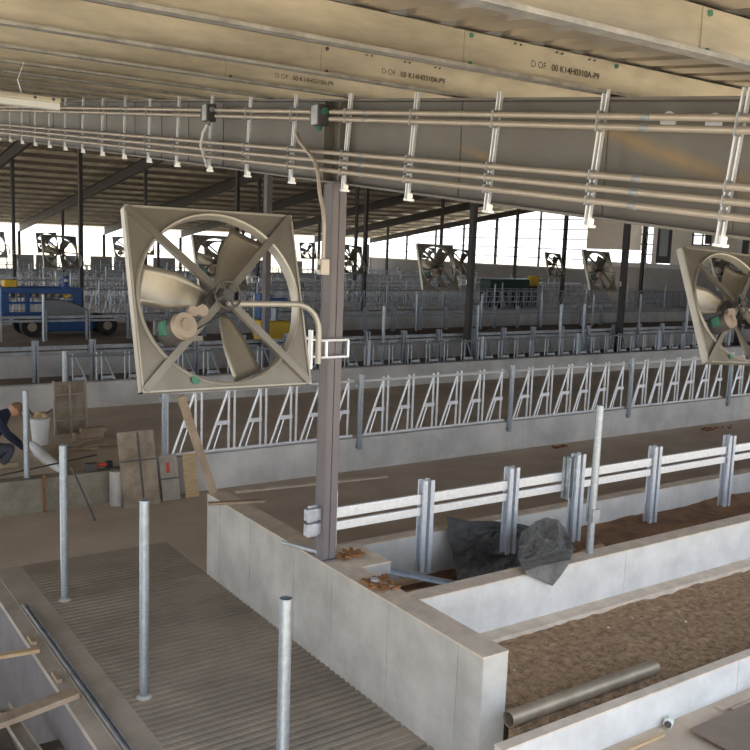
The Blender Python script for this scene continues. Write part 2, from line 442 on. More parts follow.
# ------------------------------------------------------------ conduits, hangers
def perp(y, off):  # point hanging `off` below the rafter top at run position y (measured square to the rafter)
    th = math.atan(SL); return (y + math.sin(th)*off, raft_top(y) - math.cos(th)*off)
CX = 3.86
offs = [.11, .165, .425, .495, .565]
nm = ['topmost', 'second', 'third', 'fourth', 'lowest']
for o_, n_ in zip(offs, nm):
    t = thing('conduit', 'long beige conduit along the big rafter, %s of the five' % n_, 'conduit', (CX, 0, 0), 'conduits along the big rafter')
    segs = [(0.5, 24)] if o_ > .2 else [(.5, 6.32), (6.62, 8.5), (8.85, 24)]
    for a, b in segs:
        pa, pb = perp(a, o_), perp(b, o_)
        MB().tube([(0, pa[0], pa[1]), (0, pb[0], pb[1])], .019, 10).build('pipe', M['conduit'], t, smooth=True)
    cpl = None
    for i in range(-1, 20, 3):
        yy = 6.22 + .877*(i-3) - .06 + .5
        pa, pb = perp(yy, o_), perp(yy+.05, o_)
        if cpl is None: cpl = MB().tube([(0, 0, 0), (0, pb[0]-pa[0], pb[1]-pa[1])], .0225, 10).build('coupling', M['galv_dark'], t, smooth=True); q = cpl
        else: q = cpl.copy(); C.objects.link(q); q.parent = t
        q.location = (0, pa[0], pa[1])
hg = None
i = 0
for k in range(0, 19):
    yy = 2.65 + .864*k
    lab = 'pale strut hanger clamped to the big rafter, %s from the right' % ordn(k)
    th = math.atan(SL)
    if hg is None:
        hg = thing('strut_hanger', lab, 'hanger', (CX+.03, yy, raft_top(yy)), 'strut hangers along the big rafter')
        for s in (-1, 1):
            MB().box(.0, .022, s*.015-.005, s*.015+.005, -.70, .035).build('rail', M['galv_white'], hg)
        MB().box(.0, .05, -.03, .03, -.715, -.70).box(.02, .045, -.018, .018, -.7, -.66).build('beam_clamp', M['galv_white'], hg)
        for o_ in offs:
            MB().box(-.055, 0, -.02, -.012, -o_-.027, -o_+.027).build('pipe_strap', M['galv_dark'], hg)
        hg.rotation_euler = (th, 0, 0); src = hg
    else:
        dup(src, (CX+.03, yy, raft_top(yy)), lab)

# junction boxes at column
def jbox(y, lab, h=.17):
    z = raft_top(y) - .14
    t = thing('junction_box', lab, 'junction box', (CX, y, z))
    MB().box(-.05, .05, -.055, .055, -h/2, h/2).build('box', M['motor'], t, bevel=.006)
    MB().box(-.058, -.05, -.048, .048, -h/2+.01, h/2-.01).build('cover', M['galv_dark'], t)
    mb = MB(); 
    for s in (-1, 1): mb.tube([(0, s*.055, .03), (0, s*.085, .03)], .026, 10)
    mb.tube([(0,-.0,-h/2),(-.01,0,-h/2-.03)], .02, 8)
    mb.build('fitting', M['green'] if y < 7 else M['galv_dark'], t)
    return t
jbox(6.5, 'dark junction box at the top of the main column')
jbox(8.68, 'dark junction box on the big rafter left of the main column')
t = thing('cord', 'loose white cord looping below the left junction box', 'cord', (CX, 8.72, raft_top(8.7)-.25))
MB().tube([(0,0,.0),(-.02,.06,-.08),(-.02,.12,-.2),(0,.06,-.33),(0,0,-.42)], .016, 8).build('cord_loop', M['white'], t, smooth=True)
t = thing('drop_conduit', 'bent pale conduit running down beside the main column to a switch box', 'conduit', (3.9, 6.25, 3.45))
MB().tube([(-.10,.53,1.06),(-.10,.48,.99),(-.10,.34,.90),(-.10,.22,.82),(-.10,.16,.72),(-.10,.12,.55),(-.10,.06,.42),(-.10,.04,.3),(-.10,.04,.02)], .016, 10).build('pipe', M['conduit'], t, smooth=True)
MB().box(-.14, -.06, .0, .07, -.10, .03).build('switch_box', M['conduit'], t, bevel=.006)
MB().box(-.155,-.14,.015,.035,-.06,-.02).build('toggle', M['motor'], t)
t = thing('rail_bracket', 'small galvanised double bracket bolted to the left of the column foot', 'bracket', (3.82, 6.42, 1.2))
MB().box(-.06,.1,-.05,.0,.06,.16).box(-.06,.1,-.05,0,-.07,.03).box(-.02,.12,0,.012,-.1,.18).build('bracket_body', M['galv_dull'], t)
MB().tube([(-.1,.3,-.22),(.1,.0,-.25)], .02, 8).build('loose_bolt', M['galv_dull'], t)

# light fixture top left
t = thing('strip_light', 'long pale strip light hanging from the purlins at the top left', 'light', (1.8, 7.6, 4.58))
MB().box(-1.5,.28,-.05,.05,0,.05).build('tray', M['white'], t, bevel=.006)
MB().box(-1.5,.28,-.075,.075,.05,.09).build('housing', M['purlin'], t, bevel=.006)
MB().tube([(0,0,.09),(-.03,0,.2),(.02,0,.34)], .004, 6).build('hook', M['galv_white'], t)
mb = MB()
for x in (-.2, .08, .22): mb.tube([(x,-.076,.07),(x,-.082,.07)], .013, 8)
mb.build('screw', M['motor'], t)

# ------------------------------------------------------------ fans
S = 1.378; TH = math.radians(-17.3)
def make_fan(label, loc, rot=(math.radians(-17.3),0,0), column_off=1.1):
    # local frame: x right, z up, -y faces the camera side
    t = thing('barn_fan', label, 'fan', loc, 'box fans on the columns')
    h = S/2; R = .655; n = 48
    mb = MB(); vs = []; fs = []
    def ray_sq(a):
        c, s = math.cos(a), math.sin(a); k = h/max(abs(c), abs(s)); return c*k, s*k
    for i in range(n):
        a = 2*PI*(i+.5)/n; 
        # square corners kept by snapping
        aa = 2*PI*i/n + PI/4
        sx, sz_ = ray_sq(aa); cx_, cz_ = R*math.cos(aa), R*math.sin(aa)
        vs += [(sx, 0, sz_), (cx_, .0, cz_)]
    for i in range(n):
        j = (i+1) % n; fs.append((2*i, 2*j, 2*j+1, 2*i+1))
    mb.add(vs, fs)
    m0 = len(mb.v)
    front = mb.build('front_panel', M['fan'], t)
    # rim: folded sides
    mb = MB(); w = .075
    mb.box(-h,-h+.012,-.012,w,-h,h).box(h-.012,h,-.012,w,-h,h).box(-h,h,-.012,w,h-.012,h).box(-h,h,-.012,w,-h,-h+.012)
    mb.box(-h,-h+.014,-.014,-.002,-h,h).box(h-.014,h,-.014,-.002,-h,h).box(-h,h,-.014,-.002,h-.014,h).box(-h,h,-.014,-.002,-h,-h+.014)
    mb.build('rim', M['fan_edge'], t)
    # orifice ring
    mb = MB(); vs = []; fs = []; prof = [(R+.012,-.006),(R+.0,-.03),(R-.012,-.02),(R-.018,.03),(R-.018,.07),(R-.008,.07),(R-.006,0)]
    for i in range(n):
        a = 2*PI*i/n
        for (r, yy) in prof: vs.append((r*math.cos(a), yy, r*math.sin(a)))
    q = len(prof)
    for i in range(n):
        j = (i+1) % n
        for k in range(q): fs.append((i*q+k, i*q+(k+1) % q, j*q+(k+1) % q, j*q+k))
    mb.add(vs, fs).build('orifice_ring', M['fan_edge'], t, smooth=True)
    # diagonal struts: two channels crossing in front of the blades
    hub = (0, -.06, 0)
    for sx, sz_ in ((-1,1),(1,1),(1,-1),(-1,-1)):
        c = Vector((sx*(h-.02), -.02, sz_*(h-.02))); e = Vector((sx*.05, -.07, sz_*.05))
        mb = MB(); d = (c-e).normalized(); sd = d.cross(Vector((0,1,0))).normalized()*.026
        mb.beam(c, e, .055, .006, up=(0,1,0)); mb.beam(c+sd+Vector((0,.018,0)), e+sd+Vector((0,.018,0)), .005, .04, up=(0,1,0)); mb.beam(c-sd+Vector((0,.018,0)), e-sd+Vector((0,.018,0)), .005, .04, up=(0,1,0))
        st = mb.build('strut', M['fan'], t)
    # blades: three wide twisted blades
    for a0 in (168, 58, -72):
        a = math.radians(a0); mb = MB(); vs = []; fs = []; NR = 8; NC = 6
        for i in range(NR+1):
            r = .10 + (R-.03-.10)*i/NR; cw = .075 + .075*min(1, i/4) ; tw = math.radians(38-20*i/NR)
            for j in range(NC+1):
                u = (j/NC-.5)*2; tang = u*cw*math.cos(tw); dep = .09 + u*cw*math.sin(tw)*.8 + .02*(1-u*u)
                if i == 0: tang *= .6
                vs.append((r*math.cos(a)-tang*math.sin(a), dep, r*math.sin(a)+tang*math.cos(a)))
        for i in range(NR):
            for j in range(NC):
                b0 = i*(NC+1)+j; fs.append((b0, b0+1, b0+NC+2, b0+NC+1))
        o = mb.add(vs, fs).build('blade', M['blade'], t, smooth=True)
        sm = o.modifiers.new('thickness', 'SOLIDIFY'); sm.thickness = .004
    MB().tube([(0,-.13,0),(0,-.06,0),(0,.13,0)], .045, 14).tube([(0,.05,0),(0,.12,0)], .1, 16).build('hub', M['motor'], t, smooth=True)
    # big pulley ring + belt to the motor at lower left
    mx, mz = -.33, -.235
    mb = MB(); mb.tube([(.105*math.cos(x*PI/12), -.12, .105*math.sin(x*PI/12)) for x in range(25)], .008, 6, caps=False)
    for q_ in range(4): mb.beam((0,-.12,0), (.105*math.cos(q_*PI/2+.4), -.12, .105*math.sin(q_*PI/2+.4)), .016, .008, up=(0,1,0))
    mb.build('pulley', M['motor'], t, smooth=True)
    dv = Vector((mx, 0, mz)); un = Vector((-mz, 0, mx)).normalized()
    mb = MB()
    for s in (-1, 1): mb.tube([Vector((0,-.12,0))+un*.105*s, Vector((mx,-.12,mz))+un*.045*s], .006, 6)
    mb.build('belt', M['black'], t)
    mt = MB().tube([(mx-.09,-.2,mz-.04),(mx-.09,-.12,mz-.04)], .1, 20)
    mt = MB().tube([(-.42,-.11,-.285),(-.40,-.09,-.275),(-.30,.04,-.225)], .11, 20, rs=[.09,.105,.105]) if False else MB()
    mt.tube([(-.46,.02,-.26),(-.455,-.0,-.26),(-.42,-.17,-.25),(-.415,-.19,-.25)], .1, 22, rs=[.085,.1,.1,.085])
    o = mt.build('motor', M['motor'], t, smooth=True)
    MB().tube([(-.415,-.188,-.25),(-.405,-.235,-.248)], .088, 22, rs=[.1,.092]).tube([(-.405,-.235,-.248),(-.40,-.25,-.246)], .045, 16).build('end_cap', M['motor_cap'], t, smooth=True)
    MB().box(-.56,-.52,-.15,-.06,-.30,-.2, T=Matrix.Translation((0.015,0,0))).build('name_plate', M['green'], t)
    mb = MB(); mb.tube([(-.22,-.13,-.12),(-.22,-.09,-.12)], .045, 14); mb.tube([(-.3,-.15,-.13),(-.3,-.11,-.13)], .04, 14)
    mb.build('tension_wheel', M['motor_cap'], t, smooth=True)
    MB().box(-.5,-.2,-.035,-.02,-.33,-.29, T=Matrix.Rotation(0,4,'Y')).build('motor_bracket', M['fan'], t)
    MB().tube([(-.28,-.016,-.61),(-.28,-.02,-.61)], .035, 16).build('sticker', M['green'], t)
    return t
def fan_arm(t):
    # arm from hub, level, bends down then clamps round the column; local coordinates ignore the tilt
    a = thing('fan_arm', 'curved galvanised pipe arm clamped round a column and holding a fan', 'bracket', (0,0,0))
    return a
fan1 = make_fan('big tilted galvanised box fan in the foreground left of the main column', (2.904, 6.273, 3.162), (math.radians(-17.3), 0, math.radians(0)))
fan1.rotation_euler = (math.radians(-17.3), math.radians(0.5), 0)
# arm as child of fan (in the fan's local frame, tilt undone)
def add_arm(fan, cx, cy, key='fan_edge', mini=False):
    T = Matrix.LocRotScale(fan.location, fan.rotation_euler, None).inverted()
    L = lambda p: T @ Vector(p)
    fx, fy, fz = fan.location
    mb = MB(); pts = [(fx+.0, fy-.12, fz-.03), (fx+.55, fy-.1, fz-.04)]
    dx = cx-.17 - fx
    pts = [(fx, fy-.1, fz-.03), (fx+dx-.3, fy-.09, fz-.04)]
    for i in range(1, 8):
        a = PI/2*i/7; pts.append((fx+dx-.3+.22*math.sin(a), fy-.09, fz-.04-.22*(1-math.cos(a))))
    pts.append((fx+dx-.08, fy-.09, fz-.52))
    mb.tube([L(p) for p in pts], .024, 10); arm = mb.build('arm', M[key], fan, smooth=True)
    mb = MB(); x0, x1 = cx-.17, cx+.1; y0, y1 = cy-.13, cy+.13; zc = fz-.42
    for zz in (zc-.07, zc+.07):
        for a, b in (((x0,y0),(x1,y0)),((x1,y0),(x1,y1)),((x1,y1),(x0,y1)),((x0,y1),(x0,y0))):
            mb.beam(L((a[0],a[1],zz)), L((b[0],b[1],zz)), .018, .018)
    for xx in (x0+.06, x1): mb.beam(L((xx,y0,zc-.07)), L((xx,y0,zc+.07)), .018, .018)
    mb.beam(L((x0-.08,y0+.02,zc-.16)), L((x0-.08,y0+.02,zc+.16)), .018, .05)
    mb.build('column_clamp', M['galv_white'], fan)
add_arm(fan1, 3.965, 6.42)
fan3 = dup(fan1, (9.38, 6.273, 3.05), 'box fan at the right edge of the view with a bright white left edge')
fan3.rotation_euler = (math.radians(-24), math.radians(3), math.radians(-4))
# distant fans
fr = {1:('second',20.9),2:('third',37.0),3:('fourth',48.4),4:('fifth',64.5)}
for ri,(rn,y) in fr.items():
    for k in range(1, 7):
        x = RX[k]
        if k == 6: continue
        px = x-(1.36, 1.36, .85, 1.1, 1.1)[ri]
        f = dup(fan1, (px, y-.13, (3.17,3.04,2.9,2.95,3.0)[ri]), 'distant box fan on the column of the %s row under the %s rafter' % (rn, pos_r[k]))
        rr = random.Random(ri*10+k)
        f.rotation_euler = (math.radians(-17 + rr.uniform(-6,6)), math.radians(rr.uniform(-4,4)), math.radians(rr.uniform(-8,8)))

# ------------------------------------------------------------ upright pipes
def post_pipe(x, y, z, h, label, group=None, r=.037, lean=(0,0), grout=True):
    t = thing('steel_pipe_post', label, 'pipe', (x, y, z), group)
    MB().pipe((0,0,0), (lean[0],lean[1],h), r, .005, 20).build('pipe', M['galv'], t, smooth=True)
    if grout: MB().tube([(0,0,0),(0,0,.012),(0,0,.02)], r, 14, rs=[r*1.7,r*1.4,r*1.05]).build('grout', M['concrete'], t, smooth=True)
    return t
post_pipe(2.385, 8.72, 0, 1.575, 'galvanised pipe post in the grooved walkway, farthest and leftmost of the three')
post_pipe(2.375, 6.478, 0, 1.6, 'galvanised pipe post in the grooved walkway, middle of the three', lean=(.01,.02))
post_pipe(2.376, 4.233, 0, 1.62, 'galvanised pipe post in the grooved walkway, nearest the camera, cut off by the bottom edge', lean=(.0,.0))
post_pipe(2.79, 11.9, .45, 1.15, 'galvanised pipe post on the rough kerb beside the kneeling worker', grout=False)
t = post_pipe(6.17, 5.37, .893, 1.37, 'tall galvanised pipe post standing on the white kerb beside the black sheet', grout=False, r=.034)
MB().box(-.045,.045,-.05,-.03,.3,.42).box(-.05,.05,.02,.03,.3,.62).build('sleeve', M['galv'], t)

# ------------------------------------------------------------ guard rails
def gpost(x, y, z0, z1, label, group, m='galv_dull', cat='post', w=.11):
    t = thing('rail_post', label, cat, (x, y, z0), group); h = z1-z0
    mb = MB()
    for s in (-1, 1):   # back-to-back channels with a gap
        a = s*.018
        mb.box(min(a, a+s*.006), max(a, a+s*.006), -w*.42, w*.42, 0, h)
        for e in (-1, 1):
            mb.box(min(a, a+s*.045), max(a, a+s*.045), e*w*.42-.003, e*w*.42+.003, 0, h)
            mb.box(min(a+s*.04, a+s*.046), max(a+s*.04, a+s*.046), min(e*w*.42, e*w*.28), max(e*w*.42, e*w*.28), 0, h)
    mb.build('channel_pair', M[m], t)
    return t
def rail(y, x0, x1, ztop, label, group, m='galv_white', hh=.235):
    t = thing('guard_rail', label, 'rail', (x0, y, ztop), group); L = x1-x0
    MB().box(0, L, -.045, -.005, -.095, 0).build('upper_bar', M[m], t, bevel=.006)
    MB().box(0, L, -.045, -.005, -.205, -.128).build('lower_bar', M[m], t, bevel=.006)
    return t
# nearest guard rail
gx = [5.07, 6.15, 8.36, 9.76, 11.1, 12.4]
for a, b, n_ in ((4.03, 5.07,'leftmost length, from the main column'), (5.07, 6.15,'second length from the main column'), (6.15, 8.36,'third length from the main column'), (8.36, 9.76,'fourth length from the main column'), (9.76, 11.1,'fifth length, reaching the right edge'), (11.1, 12.4,'sixth length, past the right edge')):
    rail(6.45, a+.03, b-.03, 1.33, 'bright double-ridged guard rail in front of the alley, ' + n_, 'lengths of the nearest guard rail')
for i, x in enumerate(gx):
    gpost(x, 6.42, .57, 1.46, 'twin-channel steel post of the nearest guard rail, %s right of the main column' % ordn(i), 'posts of the nearest guard rail', m='galv_mid')
gpost(7.1, 6.42, .55, 1.5, 'twin-channel steel post just behind the tall pipe on the white kerb', 'posts of the nearest guard rail', m='galv_mid')
o = MB().box(4.037,4.050,6.35,6.47,1.0,1.5).build('end_plate', M['galv_white']); tag(o, 'thin bright end plate of the rail against the main column', 'plate')
t = thing('splice_bracket', 'short galvanised bracket clamped behind the tall pipe on the rail', 'bracket', (6.93, 6.35, 1.28))
MB().box(-.08,-.068,-.05,.055,-.22,.22).box(-.02,-.008,-.05,.055,-.22,.22).box(-.08,0,.0,.012,-.22,.22).build('plates', M['galv'], t)
# second and third guard rails
def rail_line(y, rn, x0, sp, n, pipes, zt, zb, zr, m='galv_dull'):
    tt = None
    for i in range(n):
        lab = 'grey steel post of the %s guard rail, %s from its left end' % (rn, ordn(i))
        if tt is None: tt = gpost(x0, y, zb, zt, lab, 'posts of the %s guard rail' % rn, m, w=.15)
        else: dup(tt, (x0+sp*i, y, zb), lab)
    i = 0; x = x0-4; L = sp*4
    while x < x0+sp*n:
        rail(y+.06, x+.01, x+L-.01, zr, 'length of the %s guard rail, %s from the left' % (rn, ordn(i)), 'lengths of the %s guard rail' % rn, 'galv_dark' if rn != 'third' else 'galv_dark'); x += L; i += 1
    pp = None
    for i, x in enumerate(pipes):
        lab = 'upright pipe standing in the %s guard rail, %s from the left' % (rn, ordn(i))
        if pp is None: pp = post_pipe(x, y-.2, zb, 1.7 if rn == 'second' else 1.5, lab, 'upright pipes of the %s guard rail' % rn, grout=False, r=.05)
        else: dup(pp, (x, y-.2, zb), lab)
rail_line(21.1, 'second', 5.18, 1.3, 20, [7.6, 14.7, 18.2, 21.8, 22.9, 28.4], 1.18, .22, 1.05)
rail_line(29.6, 'third', 6.2, 1.37, 22, [7.5, 14.9, 18.6, 22.3, 25.8, 29.4, 32.8, 36.2], 1.16, .2, 1.0)

# ------------------------------------------------------------ headlocks
def headlock(label, group, nh=6, W=3.25, z0=.53, ztop=1.45, mirror=False, m='galv_white', mp='galv_white'):
    t = thing('headlock', label, 'headlock', (0,0,0), group)
    a = .06; b = W-.06; p = (b-a-.02)/nh; H = ztop; B = z0+.02
    MB().tube([(a,0,H),(b,0,H)], .026, 8).build('top_rail', M[m], t, smooth=True)
    MB().tube([(a,0,B+.01),(b,0,B+.01)], .024, 8).build('bottom_rail', M[m], t, smooth=True)
    def X(u): return (a+u) if not mirror else (b-u)
    for i in range(nh+0):
        o = i*p
        MB().tube([(X(o+.02),0,B),(X(o+.02),0,H+.06)], .018, 8).build('upright', M[mp], t, smooth=True)
        MB().tube([(X(o+.86*p-.0),0,B),(X(o+.86*p),0,H+.05)], .018, 8).build('upright', M[mp], t, smooth=True)
        sb = MB().tube([(X(o+.17*p),-.03,B+.03),(X(o+.80*p),-.03,H-.02)], .019, 8).build('locking_bar', M[mp], t, smooth=True)
        zl = B+(H-B)*.47; u0 = o+.17*p+.63*p*.45
        MB().box(min(X(u0),X(o+.86*p)), max(X(u0),X(o+.86*p)), -.05, -.02, zl-.03, zl+.03).build('latch', M['galv_white' if not mirror else 'galv_dark'], sb)
        MB().tube([(X(o+.42*p),.02,B+.02),(X(o+.68*p),.02,zl)], .011, 6).build('stop_bar', M[mp], t, smooth=True)
    return t
fx = [4.6, 7.87, 11.12, 14.36, 17.68, 20.93]
h1 = headlock('galvanised headlock panel of the nearest row, left of the main column', 'headlock panels of the nearest row', W=3.25)
h1.location = (4.6, 11.85, 0)
nms = ['galvanised headlock panel of the nearest row, just right of the main column', 'galvanised headlock panel of the nearest row, third from the left, above the guard rail middle', 'galvanised headlock panel of the nearest row, fourth from the left, above the tall pipe', 'galvanised headlock panel of the nearest row, fifth from the left, at the right edge']
for x, lb in zip(fx[1:5], nms): dup(h1, (x, 11.85, 0), lb)
for i, x in enumerate(fx):
    t = thing('headlock_upright', 'galvanised post of the nearest headlock row, %s from the left' % ordn(i), 'post', (x, 11.86, .0), 'posts of the nearest headlock row')
    MB().box(-.035,.035,-.14,-.085,.36,1.58).build('post_body', M['galv'], t, bevel=.006)
    MB().box(-.06,.06,-.085,.0,.38,.44).build('clamp', M['galv'], t); MB().box(-.05,.05,-.085,-.02,1.36,1.42).build('clamp', M['galv'], t)
h2 = headlock('headlock panel of the second row, first from the left', 'headlock panels of the second row', W=3.5, z0=.45, ztop=1.29, mirror=True, m='galv', mp='galv')
h2.location = (4.8, 17.38, 0)
for i in range(1, 6): dup(h2, (4.8+3.5*i, 17.38, 0), 'headlock panel of the second row, %s from the left' % ordn(i))
for i in range(7):
    post_pipe(4.8+3.5*i, 17.33, .2, 1.2 if i else 1.2, 'pipe post of the second headlock row, %s from the left' % ordn(i), 'posts of the second headlock row', r=.045 if i else .055, grout=False)
# far rows, one mesh per panel
def far_panel_mesh(W=3.4, nh=6, z0=.2, zt=1.45, style=0):
    mb = MB(); p = W/nh
    for z in ((z0+.1, zt) if style == 0 else (z0+.45, z0+.75, zt)): mb.tube([(0,0,z),(W-.04,0,z)], .03, 6)
    for i in range(nh):
        mb.tube([(i*p+.03,0,z0),(i*p+.03,0,zt+.05)], .022, 5)
        if style == 0:
            mb.tube([(i*p+.8*p,0,z0),(i*p+.8*p,0,zt)], .02, 5); mb.tube([(i*p+.2*p,0,z0),(i*p+.75*p,0,zt)], .02, 5)
        else:
            # stall loop
            mb.tube([(i*p+.03,0,zt-.1),(i*p+.03,-1.0,zt-.1),(i*p+.03,-1.3,zt-.35),(i*p+.03,-1.1,z0+.5),(i*p+.03,0,z0+.45)], .024, 5)
    mb.tube([(0,0,z0-.0),(0,0,zt+.35)], .045, 6)
    return mb
protos = [far_panel_mesh(style=0, z0=.45, zt=1.5), far_panel_mesh(style=1, z0=.2, zt=1.4)]
pm = []
for k, pmb in enumerate(protos):
    me = bpy.data.meshes.new('stall_panel_mesh%d' % k); me.from_pydata(pmb.v, [], pmb.f); me.materials.append(M['galv_dull' if k else 'galv']); pm.append(me)
farrows = [(35.3, 0, 'fourth'), (39.0, 1, 'fifth'), (42.0, 0, 'sixth'), (46.5, 1, 'seventh'), (51.0, 0, 'eighth'), (57.0, 1, 'ninth'), (63.0, 0, 'tenth'), (70.0, 1, 'eleventh')]
for (y, st, rn) in farrows:
    xa = .12*y; xb = min(51, 1.42*y)
    x = xa; i = 0
    while x < xb-3:
        o = bpy.data.objects.new('headlock' if st == 0 else 'stall_divider', pm[st]); C.objects.link(o); o.location = (x, y, 0)
        tag(o, ('headlock panel' if st == 0 else 'looped stall divider set') + ' in the %s row from the camera' % rn, 'headlock' if st == 0 else 'stall divider', 'panels of the %s row' % rn)
        x += 3.45; i += 1
    if st == 0:
        o = MB().box(-2, X1, y-.09, y+.09, .2, .448).build('concrete_curb', M['curb_far']); tag(o, 'low concrete kerb under the %s row of fences' % rn, 'kerb')

# ------------------------------------------------------------ gable wall and far side
def wallbox(name, y0, y1, z0, z1, m, x0=GX, x1=GX+.2): return struct(name, MB().box(x0, x1, y0, y1, z0, z1), m)
wallbox('wall_gable', 1.2, 48.0, .0, 2.75, M['block'], GX-.15, GX+.15)
wallbox('wall_gable', 48.0, EY+.2, .0, 2.3, M['block'], GX-.15, GX+.15)
wallbox('trim_1', 1.2, 48.0, 2.75, 3.05, M['cap'], GX-.3, GX+.15)
wallbox('trim_2', 48.0, EY+.2, 2.3, 2.42, M['cap'], GX-.2, GX+.15)
# tan cladding with openings: strip window, door, windows
mb = MB()
X0_, X1_ = GX, GX+.15
def rr(y0, y1, z0, z1): mb.box(X0_, X1_, y0, y1, z0, z1)
def ztop(y): return raft_top(y) + P_H - .03
rr(42.9, 48.0, 3.95, 7.85); rr(1.2, 37.1, 3.05, 3.4)
rr(41.45, 41.85, 3.05, 7.9); rr(41.85, 42.9, 6.5, 7.9); rr(40.25, 41.45, 5.8, 7.8)
rr(38.6, 40.25, 3.05, 7.7); rr(37.1, 38.6, 3.05, 4.4); rr(37.1, 38.6, 5.8, 7.6)
rr(35.6, 37.1, 3.05, 7.5); rr(33.0, 35.6, 3.05, 7.3)
for yy in range(2, 33, 2):
    mb.box(X0_, X1_, yy, yy+(2 if yy<32 else 1), 3.4, ztop(yy)-.05)
struct('wall_gable', mb, M['tan'])
# window bars in the strip and the small window
mb = MB()
for zz in (3.7, 4.4, 5.1, 5.8): mb.box(GX, GX+.06, 41.85, 42.9, zz-.04, zz+.04)
mb.box(GX, GX+.06, 42.33, 42.41, 3.05, 6.5).box(GX, GX+.06, 42.2, 42.9, 3.05, 3.1)
struct('window_1', mb, M['dark_steel'])
mb = MB().box(GX-.03, GX+.06, 37.1, 38.6, 5.03, 5.11).box(GX-.03, GX+.06, 37.75, 37.83, 4.4, 5.8)
for a in ((37.1,37.2,4.4,5.8),(38.5,38.6,4.4,5.8),(37.1,38.6,4.4,4.48),(37.1,38.6,5.72,5.8)): mb.box(GX-.03,GX+.06,*a)
mb.box(GX-.03, GX+.06, 37.2, 37.6, 4.5, 5.7)
struct('window_2', mb, M['dark_steel'])
mb = MB().box(GX-.03, GX+.03, 40.25, 41.45, 3.1, 5.8)
d_ = struct('door_1', mb, M['dark_steel'])
MB().box(GX-.05, GX-.03, 40.5, 41.2, 3.6, 5.6).build('door_pane', M['glass'], d_)
d_ = struct('door_2', MB().box(GX-.04, GX, 33.6, 35.2, 3.1, 5.9), M['white'])
# open glazed part of the gable: girts and posts
t = thing('gable_girt', 'horizontal steel bar across the bright open gable end', 'girt', (GX, 62.5, 3.11), 'horizontal bars of the open gable')
MB().box(-.03, .03, -14.5, 14.3, -.035, .035).build('bar', M['dark_steel'], t)
for i, z in enumerate((3.87, 4.63, 5.39, 6.15, 6.9, 7.6)):
    ylim = min(EY, RY + (raft_top(RY)-z)/SF)
    t = thing('gable_girt', 'horizontal steel bar across the bright open gable end', 'girt', (GX, 48, z), 'horizontal bars of the open gable')
    MB().box(-.03, .03, 0, max(.5, ylim-48-.3), -.035, .035).build('bar', M['dark_steel'], t)
for i, y in enumerate((50.3, 53.0, 58.2, 62.5, 66.5, 71.0)):
    o = MB().box(GX-.08, GX+.08, y-(.11 if i in (0,2) else .06), y+(.11 if i in (0,2) else .06), 2.42, raft_top(y)-.02).build('gable_post', M['dark_steel'])
    tag(o, 'dark upright post in the open gable end, %s from the ridge' % ordn(i), 'post', 'posts of the open gable')
# far rafter at the gable
t = ibeam([(RY+.01, raft_top(RY+.01)), (EY, raft_top(EY))], .45, .2, M['dark_steel'], 'rafter', 'dark rafter edging the bright open gable end', None, x=GX-.3)
# far side wall
struct('wall_far', MB().box(-6, GX, EY, EY+.2, 0, .7), M['block'])
for i, (a, b) in enumerate(((10.5,12.1),(13.6,15.4),(17.46,18.86),(19.05,20.7),(21.4,22.3),(23.5,25.3),(25.5,27.2),(29,31),(33,35.2),(38,40),(42,44),(46,48.5))):
    o = MB().box(a, b, EY-.3, EY-.1, .2, 1.85).build('precast_panel', M['panel']); tag(o, 'dark grey panel standing against the far open side wall', 'panel', 'panels along the far side wall')
for i in range(2, 8):
    x = RX[i] if i < 7 else 51.9
    o = MB().box(x-.1, x+.1, EY, EY+.2, .7, raft_top(EY)-.6).build('side_post', M['dark_steel']); tag(o, 'slim post in the far open side wall', 'post', 'posts of the far side wall')

# ------------------------------------------------------------ left mid: formwork, worker, bucket
def leaning(name, w, h, th, loc, ang, m, label, cat, seams=(), yaw=0, roll=0):
    t = thing(name, label, cat, loc); t.rotation_euler = (math.radians(ang), math.radians(roll), math.radians(yaw))
    MB().box(-w/2, w/2, 0, th, 0, h).build('sheet', m, t, bevel=.004)
    if seams:
        mb = MB()
        for s in seams:
            if s[0] == 'v': mb.box(s[1]-.012, s[1]+.012, -.012, 0, .02, h-.02)
            else: mb.box(-w/2, w/2, -.010, 0, s[1]-.01, s[1]+.01)
        mb.build('steel_bar', M['motor'], t)
    return t
leaning('form_panel', .5, 1.02, .04, (4.17, 11.42, .005), -16, M['ply'], 'large stained formwork panel leaning on the kerb, left of the smaller boards', 'form panel', (('v', .02), ('h', .62)))
leaning('form_panel', .26, .63, .04, (4.62, 11.52, .005), -14, M['ply_grey'], 'small grey form board with a red mark, leaning on the kerb', 'form panel', (('h', .3),))
t = leaning('plank', .2, .62, .03, (4.93, 11.52, .005), -14, M['wood'], 'short tan plank leaning on the kerb right of the red-marked board', 'plank')
o = MB().beam((3.97,8.72,.9), (3.50,8.5,2.02), .085, .03, up=(0,1,0)).build('long_plank', M['wood_old']); tag(o, 'long plank leaning up from the end of the concrete wall', 'plank')
o = MB().box(4.585, 4.655, 11.47, 11.48, .36, .50).build('red_mark', M['red']); 
bpy.data.objects.remove(o)
rb = [c for c in C.objects if c.name.startswith('form_panel.001')][0]
MB().box(-.04, .01, -.004, 0, .38, .52).build('red_mark', M['red'], rb)
o = MB().beam((3.74,8.34,.905),(4.3,8.18,.905),.07,.024).build('wood_lath', M['wood_old']); tag(o, 'short wooden lath lying across the far end of the concrete wall', 'lath')
o = MB().beam((5.55,11.46,.02),(8.04,11.2,.02),.1,.03).build('alley_board', M['dusty_top']); tag(o, 'long pale board lying on the alley floor below the feed wall', 'board')
